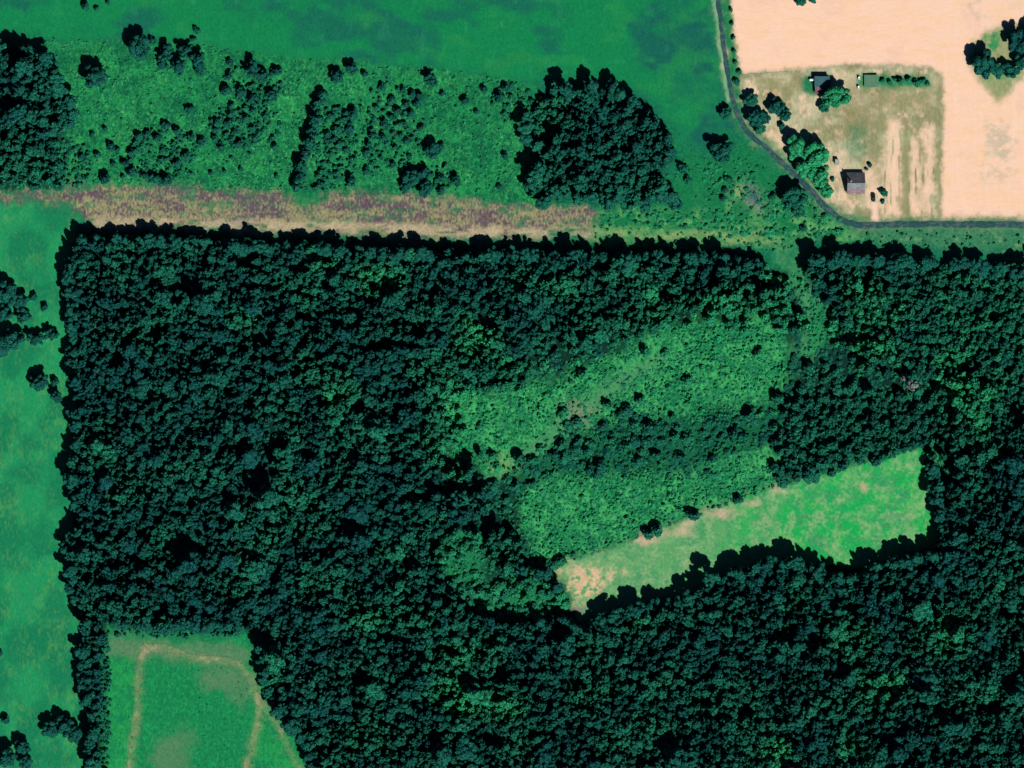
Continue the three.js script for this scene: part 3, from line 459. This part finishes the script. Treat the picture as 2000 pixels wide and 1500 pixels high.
// rough tussocks of the meadow, the verges and the track field
const tus = [], thicket = [];
for (let j = 0, v = 40; v < 1500; v += 5, j++) for (let u = -20; u < 2020; u += 5.5) {
  const uu = u + (R() - .5) * 8, vv = v + (R() - .5) * 7, n = fbm(uu / 20, vv / 20);
  if (inPoly(P.meadow, uu, vv) && vv < 372) { if (R() < smooth(.25, .7, fbm(uu / 45, vv / 40)) * .6 + .12) tus.push({ u: uu, v: vv, r: 1.1 + R() * R() * 3.4, g: clamp(.84 + (n - .5) * .7 + (R() - .5) * .5), hs: .35 + R() * .6 }); }
  else if (inPoly(P.verge, uu, vv) && vv > 300) { if (R() < .22) tus.push({ u: uu, v: vv, r: 1.3 + R() * R() * 4, g: clamp(.7 + (n - .5) * .6 + (R() - .5) * .4), hs: .4 + R() * .7 }); }
  else if (inPoly(P.southField, uu, vv) && vv > 1300 && (uu < 262 || uu > 385) && R() < .34) tus.push({ u: uu, v: vv, r: .9 + R() * R() * 2.4, g: clamp(.7 + R() * .3), hs: .3 + R() * .4 });
  else if (vv > 448 && vv < 490 && uu > 1160 && !inPoly(POLY_MAIN, uu, vv) && R() < .14 && !(uu > 1600 && vv < 452)) tus.push({ u: uu, v: vv, r: 1.6 + R() * 2.6, g: clamp(.6 + R() * .3), hs: .5 + R() * .6 });
}
for (const [a, b, c, d, n] of [[480, 245, 70, 44, 170], [655, 290, 44, 84, 200], [320, 305, 70, 56, 170], [760, 250, 70, 90, 150], [130, 320, 50, 50, 130], [500, 165, 60, 40, 80], [1240, 330, 90, 70, 60], [1000, 200, 40, 40, 60], [840, 350, 60, 30, 50], [1600, 425, 40, 20, 20], [1425, 350, 50, 44, 70], [1520, 405, 44, 32, 55], [1260, 425, 90, 14, 45], [1390, 430, 70, 18, 45], [1480, 450, 60, 12, 30], [1610, 455, 40, 10, 25], [206, 1370, 11, 140, 150], [340, 1236, 130, 9, 70]]) for (let i = 0; i < n; i++) { const q = R() * 6.283, w = Math.sqrt(R()), u = a + Math.cos(q) * c * w, v = b + Math.sin(q) * d * w; if (v < 368 || v > 1200 || u > 1170) thicket.push({ u, v, r: 2.5 + R() * R() * 5, g: clamp((u > 1170 ? .58 : .3) + R() * .4), hs: (u > 1170 ? .35 : .6) + R() * (u > 1170 ? .4 : .6) }); }
massOf('bush', thicket, 'undergrowth', 'low mid green thickets spread between the meadow bushes', 'thicket');
massOf('tuft', tus, 'undergrowth', 'rough grass tussocks and brambles over the northern meadow and verges', 'tussocks');

// ---------------------------------------------------------------- trees and bushes that stand alone
const lone = (u, v, r, g, label, opt = {}) => place(opt.kind ?? (r >= 13 ? 'lone' : 'bush'), u, v, r, g, opt.hs ?? (.85 + R() * .3), R() * 6.28, opt.name ?? (r >= 13 ? 'field_tree' : 'bush'), label, opt.cat ?? (r >= 13 ? 'tree' : 'bush'), opt.group, opt.mat);
function row(list, phrase, opt) { list.sort((a, b) => a[0] - b[0]).forEach(([u, v, r, g], i) => lone(u, v, r, g, `${ORD[i]} ${phrase}`, opt)); }
// north-west field and meadow
lone(168, 14, 9, .2, 'rounded dark bush alone in the north-west green field'); lone(189, 18, 6, .35, 'small bush beside the lone round bush in top field'); lone(211, 6, 5, .3, 'tiny bush at the top of picture near lone round bush');
lone(272, 96, 25, .08, 'large dark oval tree at the upper meadow edge'); lone(298, 80, 9, .25, 'small bush touching the large dark oval tree'); lone(188, 150, 25, .08, 'large dark lone tree in the western meadow');
for (const [u, v, r, l] of [[326, 104, 15, 'west'], [364, 100, 15, 'top'], [388, 118, 17, 'east'], [350, 132, 17, 'lower middle'], [318, 126, 12, 'lower west'], [392, 137, 11, 'lower east']]) lone(u, v, r, .12, `dark tree at the ${l} of the six-tree clump in upper meadow`, { group: 'six-tree clump in the upper meadow', kind: 'lone', name: 'field_tree', cat: 'tree' });
lone(385, 60, 8, .25, 'small bush standing out into top field above six-tree clump'); lone(378, 77, 6, .3, 'small bush between six-tree clump and the top field bush');
for (const [u, v, r, l] of [[450, 124, 8, 'topmost dark bush in the short row beside mid-meadow trees'], [448, 149, 8, 'middle dark bush in the short row beside mid-meadow trees'], [442, 178, 11, 'lowest dark bush in the short row beside mid-meadow trees'], [495, 136, 16, 'dark double-headed tree in the mid-meadow clump'], [513, 150, 14, 'tree on the lower side of the double-headed meadow tree'], [541, 140, 11, 'dark bush on the eastern side of mid-meadow clump'], [532, 188, 12, 'lower dark bush below the mid-meadow clump'], [493, 193, 12, 'mid green bush below the double-headed meadow tree'], [472, 181, 12, 'mid green bush at south-west foot of mid-meadow clump'], [371, 214, 10, 'lone dark bush in the open middle of western meadow']]) lone(u, v, r, .14, l);
// ring of bushes above the dry strip
row([[325, 246, 10], [271, 267, 9], [287, 264, 9], [308, 270, 10], [346, 257, 9], [259, 298, 10], [245, 320, 9], [257, 335, 11], [364, 305, 11], [346, 321, 11], [305, 350, 13], [325, 352, 12], [374, 269, 9], [394, 277, 10], [283, 345, 9]].map(([u, v, r]) => [u, v, r, .12 + R() * .15]), 'dark bush from the west in the ring above western dry strip', { group: 'bush ring above the dry strip', kind: 'bush', name: 'bush', cat: 'bush' });
row([[205, 252, 6], [180, 263, 6], [217, 286, 10], [191, 303, 8], [222, 320, 6], [240, 345, 5], [160, 305, 7], [230, 292, 6]].map(([u, v, r]) => [u, v, r, .12 + R() * .12]), 'small dark bush from the west between corner wood and bush ring', { group: 'bushes beside the north-west wood' });
lone(206, 350, 12, .08, 'round dark bush at the top edge of western dry strip');
row(Array.from({ length: 26 }, () => [420 + R() * 118, 216 + R() * 74, 5 + R() * 5, .2 + R() * .2]), 'bush from the west in the loose thicket of central meadow', { group: 'central meadow thicket' });
row([[413, 338], [439, 335], [452, 308], [488, 300], [470, 330], [540, 345]].map(([u, v]) => [u, v, 4 + R() * 1.5, .2]), 'tiny dark bush from the west in grass below the central thicket', { group: 'tiny bushes below the thicket' });
// the tall hedge line with its long shade
for (let i = 0; i < 17; i++) { const t = i / 16; lone(mix(632, 582, t ** .8) + (R() - .5) * 12, mix(188, 366, t), 9 + R() * 4, .16 + R() * .14, `${ORD[i]} tall dark shrub down the slanting hedge line across middle meadow`, { group: 'slanting hedge line', kind: 'bush', name: 'hedge_shrub', cat: 'shrub', hs: .9 + R() * .8 }); }
row(Array.from({ length: 34 }, () => { const t = R(); return [mix(650, 612, t) + R() * 46, mix(205, 372, t), 4.5 + R() * 4.5, .22 + R() * .25]; }), 'bush from the west in the thicket east of slanting hedge line', { group: 'thicket behind the hedge line' });
for (const [u, v, r, l] of [[658, 150, 14, 'dark tree west of two above the slanting hedge line'], [687, 134, 13, 'dark tree east of two above the slanting hedge line'], [691, 223, 11, 'upper dark bush of the pair east of slanting hedge'], [684, 251, 12, 'lower dark bush of the pair east of slanting hedge'], [640, 262, 9, 'dark bush sheltering close east of the slanting hedge'], [672, 283, 6, 'small dark bush below the pair east of slanting hedge'], [686, 353, 12, 'dark bush at the top of eastern dry strip'], [842, 158, 13, 'wide dark tree high in the eastern meadow'], [846, 293, 17, 'dark round tree in the middle of eastern meadow'], [862, 287, 9, 'bush touching the dark round tree in eastern meadow'], [945, 175, 8, 'lone dark bush in the upper eastern meadow'], [988, 171, 9, 'upper dark bush of the leaning pair near north grove'], [976, 189, 10, 'lower dark bush of the leaning pair near north grove'], [908, 197, 9, 'dark bush in the open grass west of north grove'], [931, 219, 6, 'small bush in bright grass west of north grove'], [987, 304, 8, 'dark bush in bright grass beside the grove\'s lower half'], [976, 366, 7, 'small bush near dry strip beside the grove'], [806, 349, 18, 'large dark tree leading the clump above eastern dry strip'], [828, 340, 13, 'tree behind the large tree in clump above eastern dry strip'], [792, 366, 13, 'westernmost tree in the clump above eastern dry strip'], [834, 369, 16, 'lower tree in the clump above eastern dry strip'], [861, 348, 9, 'bush on the upper east side of clump above dry strip'], [891, 354, 11, 'dark bush standing just east of clump above dry strip'], [861, 374, 9, 'lower eastern bush of the clump above dry strip']]) lone(u, v, r, .1 + R() * .08, l);
row([[712, 145, 7], [747, 171, 8], [766, 196, 9], [787, 175, 7], [805, 185, 9], [821, 187, 9], [864, 183, 6], [793, 204, 8], [815, 202, 9], [735, 210, 7], [777, 216, 9], [752, 244, 10], [791, 244, 7], [822, 250, 7], [764, 228, 8], [803, 222, 8], [728, 265, 10], [749, 269, 8], [720, 282, 8], [794, 276, 8], [716, 300, 9], [772, 288, 6], [800, 306, 6], [744, 307, 6], [768, 321, 7], [716, 334, 8]].map(([u, v, r]) => [u, v, r, .1 + R() * .12]), 'dark bush from the west among scattered bushes of eastern meadow', { group: 'scattered eastern meadow bushes' });
// west field trees
for (const [u, v, r, l] of [[14, 575, 24, 'big dark tree on the upper west picture edge'], [40, 590, 19, 'dark tree beside the big tree on west picture edge'], [8, 612, 20, 'lower dark tree of the west picture edge clump'], [48, 618, 16, 'greener tree on the lower side of west edge clump'], [66, 580, 9, 'small dark bush north-east of west edge clump'], [88, 600, 8, 'small upright bush between west edge clump and wood'], [22, 662, 24, 'broad mid green tree below the west edge clump'], [2, 680, 22, 'tree cut by the west picture edge below the clump'], [72, 662, 15, 'dark bushy tree reaching from clump toward wood'], [102, 654, 13, 'dark bushy tree linking west clump to wood edge'], [80, 748, 19, 'dark round lone tree in west field beside the wood'], [64, 738, 11, 'dark bush on the west side of lone field tree'], [108, 746, 9, 'small dark bush between lone field tree and wood'], [112, 776, 13, 'dark tree leaning out of wood below the lone field tree']]) lone(u, v, r, r > 20 ? .18 : .12, l);
for (const [u, v, r, l] of [[100, 1424, 19, 'western tree of the dark three-tree clump low in west field'], [128, 1416, 20, 'middle tree of the dark three-tree clump low in west field'], [150, 1432, 17, 'eastern tree of three-tree clump against the narrow row'], [12, 1405, 9, 'small dark bush near the south-west picture corner'], [14, 1478, 22, 'big dark tree in the south-west picture corner'], [44, 1458, 17, 'dark tree beside the south-west corner tree'], [52, 1488, 15, 'lowest dark tree at the south-west picture corner'], [0, 1275, 7, 'small bush cut by west picture edge low in field']]) lone(u, v, r, .1, l);
// along the lane and in the farmyard
for (const [u, v, r, g, l] of [[1410, 297, 24, .14, 'big round dark tree west of the lane bend'], [1419, 222, 13, .3, 'bushy tree at the field corner beside the lane'], [1466, 197, 16, .22, 'upper tree of the dark clump where lane meets farmyard'], [1474, 230, 19, .16, 'lower tree of the dark clump where lane meets farmyard'], [1514, 208, 17, .14, 'eastern arm of the dark farmyard corner clump'], [1492, 232, 12, .18, 'bush in the crook of the dark farmyard corner clump'], [1484, 252, 11, .35, 'green bush at the foot of dark corner clump by lane'], [1534, 226, 13, .16, 'lone dark bushy tree east of the farmyard corner clump'], [1526, 246, 8, .1, 'small dark bush under the lone farmyard tree'], [1630, 189, 26, .8, 'bright green round tree shading the farmyard shed'], [1608, 210, 11, .4, 'green bush on the west foot of shed tree'], [1556, 290, 27, .85, 'north-west crown of the large bright trees by the house'], [1594, 306, 26, .85, 'north-east crown of the large bright trees by the house'], [1570, 328, 25, .85, 'middle crown of the large bright trees beside the lane'], [1600, 345, 24, .85, 'eastern crown of the large bright trees nearest the house'], [1612, 374, 14, .85, 'small southern crown of the bright trees by the lane'], [1548, 386, 25, .3, 'mid green tree on the verge across lane from bright trees'], [1560, 412, 15, .32, 'smaller tree below the mid green verge tree'], [1725, 376, 9, .42, 'round green bush east of the driveway'], [1724, 394, 5, .2, 'tiny dark bush below the round driveway bush'], [1626, 350, 5, .1, 'tiny dark bush between bright trees and house'], [1698, 322, 5.5, .05, 'dark low bush north-east of the house'], [1692, 330, 4, .2, 'tiny bush next to dark low bush north of house'], [1438, 160, 8, .3, 'bush at the north-west farmyard corner beside lane'], [1444, 140, 6, .5, 'pale green bush at the stubble field corner by lane'], [1565, 2, 12, .25, 'bush in the pale field cut by top picture edge'], [1586, 0, 8, .3, 'smaller bush beside bush at top of pale field'], [1918, 126, 28, .12, 'western dark tree on the pointed grass patch'], [1946, 138, 16, .3, 'greener tree in the middle of pointed grass patch'], [1972, 138, 16, .16, 'lower dark tree on the pointed grass patch'], [1992, 88, 25, .06, 'tall dark tree at east picture edge on grass patch'], [1996, 120, 22, .08, 'dark tree below the tall east edge tree'], [2016, 66, 22, .08, 'dark tree cut by the upper east picture edge'], [1422, 350, 8, .2, 'upper dark bush in the verge south of lane tree'], [1416, 372, 7, .16, 'middle dark bush in the verge south of lane tree'], [1412, 388, 7, .16, 'lower dark bush in the verge south of lane tree'], [1508, 384, 8, .3, 'dark bush on verge beside the gravel patch'], [1334, 330, 11, .2, 'bush standing off the grove\'s eastern shoulder'], [1344, 352, 9, .25, 'smaller bush below the bush off grove\'s shoulder'], [1318, 396, 15, .16, 'dark tree standing just east of the grove foot'], [1300, 372, 12, .2, 'dark bush tucked under the grove\'s east side'], [1570, 446, 8, .3, 'bush on the verge just above the grassy notch']]) lone(u, v, r, g, l, { kind: r >= 11 ? 'lone' : 'bush', hs: .72 + R() * .2 });
row([[1724, 158, 6], [1738, 161, 6], [1758, 160, 8], [1774, 156, 7], [1790, 162, 8], [1802, 158, 7], [1811, 164, 6], [1748, 155, 5]].map(([u, v, r]) => [u, v, r, .4 + R() * .3]), 'rounded green shrub from the west in the long garden bed', { group: 'garden bed shrubs', name: 'garden_shrub', cat: 'shrub' });
row([[1428, 20], [1430, 46], [1432, 74], [1434, 100], [1436, 122]].map(([u, v]) => [u, v, 4.5, .5]), 'low hedge bush down the strip between lane and pale field', { group: 'hedge bushes by the lane' });
lone(1778, 752, 13, .5, 'pale grey thin-leaved tree inside the eastern wood', { kind: 'forest', mat: greyLeaf, hs: 1.1 }); lone(1764, 738, 9, .5, 'small pale grey tree beside the larger pale one', { kind: 'forest', mat: greyLeaf, hs: 1.1, name: 'field_tree', cat: 'tree' });

// ---------------------------------------------------------------- farmstead
function thing(name, label, category, u, v, turn = 0, group) { const o = new THREE.Group(); o.name = numbered(name); o.position.set(X(u), .1, Z(v)); o.rotation.y = turn; tag(o, label, category, group); scene.add(o); return o; }
const box = (w, h, d, x = 0, y = 0, z = 0) => new THREE.BoxGeometry(w, h, d).translate(x, y + h / 2, z);
function roofTex(c0, c1, rows) {
  const d = new Uint8Array(128 * 128 * 4);
  for (let j = 0; j < 128; j++) for (let i = 0; i < 128; i++) { const c = grainy(blend(c0, c1, smooth(.35, .75, fbm(i / 18, j / 18))), i, j, .3); for (let k = 0; k < 3; k++) d[(j * 128 + i) * 4 + k] = enc(c[k]); d[(j * 128 + i) * 4 + 3] = 255; }
  const t = new THREE.DataTexture(d, 128, 128); t.colorSpace = THREE.SRGBColorSpace; t.wrapS = t.wrapT = THREE.RepeatWrapping; t.magFilter = THREE.LinearFilter; t.needsUpdate = true;
  return new THREE.MeshPhysicalMaterial({ map: t, roughness: .85, specularIntensity: .3 });
}
const slate = roofTex([.10, .115, .125], [.17, .165, .165]), slateRed = roofTex([.13, .085, .10], [.18, .13, .14]), tin = roofTex([.022, .075, .085], [.04, .09, .095]), rust = roofTex([.12, .055, .065], [.18, .10, .11]), felt = roofTex([.05, .15, .085], [.09, .15, .10]);
const render_ = std(.42, .36, .30), dark = std(.02, .02, .025, .5), timber = std(.12, .08, .05), whiteP = std(.75, .72, .66), glass = std(.02, .03, .04, .1, 1);
{
  const h = thing('house', 'small single-storey house with grey gable roof, reddish toward its southern eave', 'house', 1671, 358.5);
  const W = 8.2, D = 9.8, E = 1.9, rise = 3.5, half = D / 2 + .35;
  const gable = new THREE.Shape([new THREE.Vector2(-D / 2, 0), new THREE.Vector2(D / 2, 0), new THREE.Vector2(D / 2, E), new THREE.Vector2(0, E + rise), new THREE.Vector2(-D / 2, E)]);
  const wg = new THREE.ExtrudeGeometry(gable, { depth: W, bevelEnabled: false }); wg.rotateY(Math.PI / 2); wg.translate(-W / 2, -.1, 0); mesh('wall', wg, render_, h);
  const pitch = Math.atan2(rise, D / 2), L = half / Math.cos(pitch);
  const slope = (s, a, b, mat, name, lift = 0) => { const g = new THREE.BoxGeometry(W + .5, .14, (b - a) * L); g.translate(0, .08 + lift, (a + b) / 2 * L); g.rotateX(pitch); g.translate(0, E + rise, 0); if (s < 0) g.rotateY(Math.PI); return mesh(name, g, mat, h); };
  slope(-1, 0, 1, slate, 'roof_slope'); slope(1, 0, .55, slate, 'roof_slope', .01); slope(1, .55, 1, slateRed, 'roof_slope', -.01).userData.label = 'reddish lower half of the southern roof slope';
  const rg = new THREE.CylinderGeometry(.16, .16, W + .5, 8).rotateZ(Math.PI / 2); rg.translate(0, E + rise + .1, 0); mesh('ridge_cap', rg, slate, h);
  const ch = mesh('chimney', box(.6, 1.3, .6, -2.7, E + rise - .5, -.9), render_, h); mesh('chimney_pot', new THREE.CylinderGeometry(.13, .16, .4, 10).translate(-2.7, E + rise + 1, -.9), rust, ch);
  const d = mesh('door', box(1, 2, .08, 1.2, 0, D / 2 + .03), timber, h); mesh('handle', box(.12, .04, .06, 1.5, 1, D / 2 + .1), whiteP, d);
  for (const x of [-2.4, -.6, 3]) { const w = mesh('window', box(1, 1.1, .06, x, 1, D / 2 + .02), whiteP, h); mesh('pane', box(.84, .94, .03, x, 1.08, D / 2 + .055), glass, w); }
}
{
  const s = thing('shed', 'tin-roofed farm shed with reddish lean-to under the round tree', 'shed', 1605, 160);
  mesh('wall', box(7, 2.2, 4.6, 0, -.1, 0), timber, s);
  const r = new THREE.BoxGeometry(7.5, .1, 5.2); r.rotateX(.07); r.translate(0, 2.32, 0); mesh('roof', r, tin, s);
  mesh('lean_to_wall', box(4.4, 1.7, 3.2, -1, -.1, 3.95), timber, s);
  const r2 = new THREE.BoxGeometry(4.9, .1, 3.7); r2.rotateX(.1); r2.translate(-1, 1.82, 4.2); mesh('lean_to_roof', r2, rust, s).userData.label = 'rusty reddish lean-to roof';
  mesh('door', box(1.6, 1.9, .06, 2.4, 0, 2.33), dark, s);
}
{
  const s = thing('shed', 'low green-roofed garden shed at the west end of garden bed', 'shed', 1701, 158.5);
  mesh('wall', box(6.2, 1.0, 5.4, 0, -.1, 0), timber, s); const r = new THREE.BoxGeometry(6.8, .1, 6); r.rotateZ(.03); r.translate(0, 1.03, 0); mesh('roof', r, felt, s);
  mesh('door', box(.06, .8, .9, -3.13, 0, .8), dark, s);
}
{
  const s = thing('shed', 'tiny grey garden shed north-west of the house', 'shed', 1634.5, 317);
  mesh('wall', box(1.7, 1.7, 2.3, 0, -.1, 0), timber, s); const r = new THREE.BoxGeometry(2.1, .08, 2.7); r.rotateZ(-.08); r.translate(0, 1.72, 0); mesh('roof', r, roofTex([.2, .2, .19], [.3, .28, .26]), s); mesh('door', box(.7, 1.4, .05, 0, 0, 1.17), dark, s);
}
{
  const t = thing('water_tank', 'small white tank on grass beside the tin-roofed shed', 'tank', 1586, 156);
  const g = new THREE.CapsuleGeometry(.62, 1.7, 6, 14).rotateZ(Math.PI / 2); g.translate(0, .85, 0); mesh('tank_body', g, whiteP, t);
  for (const x of [-.7, .7]) mesh('cradle', box(.14, .5, 1.1, x, -.1, 0), dark, t);
  mesh('filler_cap', new THREE.CylinderGeometry(.16, .16, .14, 10).translate(0, 1.5, 0), dark, t);
}
for (const [u, v, l] of [[1678, 153, 'upper white crate stack at the garden shed\'s west wall'], [1677, 171, 'lower white crate stack at the garden shed\'s corner']]) {
  const c = thing('crate_stack', l, 'crates', u, v, 0, 'white crate stacks by the garden shed');
  for (let k = 0; k < 3; k++) { const g = mergeGeometries([box(.9, .04, 1.3), box(.05, .4, 1.3, -.43, .04), box(.05, .4, 1.3, .43, .04), box(.8, .4, .05, 0, .04, -.62), box(.8, .4, .05, 0, .04, .62)]); g.translate(0, -.05 + k * .445, 0); mesh('crate', g, whiteP, c); }
}
{
  const c = thing('car', 'small black car parked at the top of the pale driveway', 'car', 1706, 386);
  const paint = new THREE.MeshPhysicalMaterial({ color: 0x06080b, roughness: .35, clearcoat: .6 }), rub = std(.02, .02, .02, .9);
  const prof = new THREE.Shape(); prof.moveTo(-1.85, .3); prof.lineTo(1.85, .3); prof.quadraticCurveTo(1.95, .7, 1.75, .78); prof.lineTo(.95, .88); prof.lineTo(-1.7, .92); prof.quadraticCurveTo(-1.95, .8, -1.85, .3);
  mesh('body', new THREE.ExtrudeGeometry(prof, { depth: 1.46, bevelEnabled: true, bevelSize: .08, bevelThickness: .08, bevelSegments: 2 }).translate(0, 0, -.73).rotateY(-Math.PI / 2), paint, c);
  const cab = new THREE.Shape([new THREE.Vector2(-1.55, .9), new THREE.Vector2(.9, .87), new THREE.Vector2(.3, 1.4), new THREE.Vector2(-1.2, 1.42)]);
  mesh('window_band', new THREE.ExtrudeGeometry(cab, { depth: 1.26, bevelEnabled: true, bevelSize: .04, bevelThickness: .05, bevelSegments: 2 }).translate(0, 0, -.63).rotateY(-Math.PI / 2), glass, c);
  mesh('roof', new THREE.BoxGeometry(1.24, .05, 1.4).translate(0, 1.47, -.45), paint, c);
  for (const [x, z] of [[-.72, 1.15], [.72, 1.15], [-.72, -1.15], [.72, -1.15]]) { const w = mesh('wheel', new THREE.CylinderGeometry(.3, .3, .2, 16).rotateZ(Math.PI / 2).translate(x, .22, z), rub, c); mesh('rim', new THREE.CylinderGeometry(.18, .18, .215, 12).rotateZ(Math.PI / 2).translate(x, .22, z), std(.4, .4, .4, .4), w); }
  for (const x of [-.55, .55]) mesh('headlight', new THREE.SphereGeometry(.1, 10, 8).scale(1.3, .8, .6).translate(x, .62, 1.93), whiteP, c);
}
console.log('edge trees', nEdge, 'main', mass.main.length, 'south', mass.south.length, 'nw', mass.nw.length, 'grove', mass.grove.length, 'young', young.length, 'scrub', scrub.length, 'tus', tus.length);
renderer.render(scene, camera);
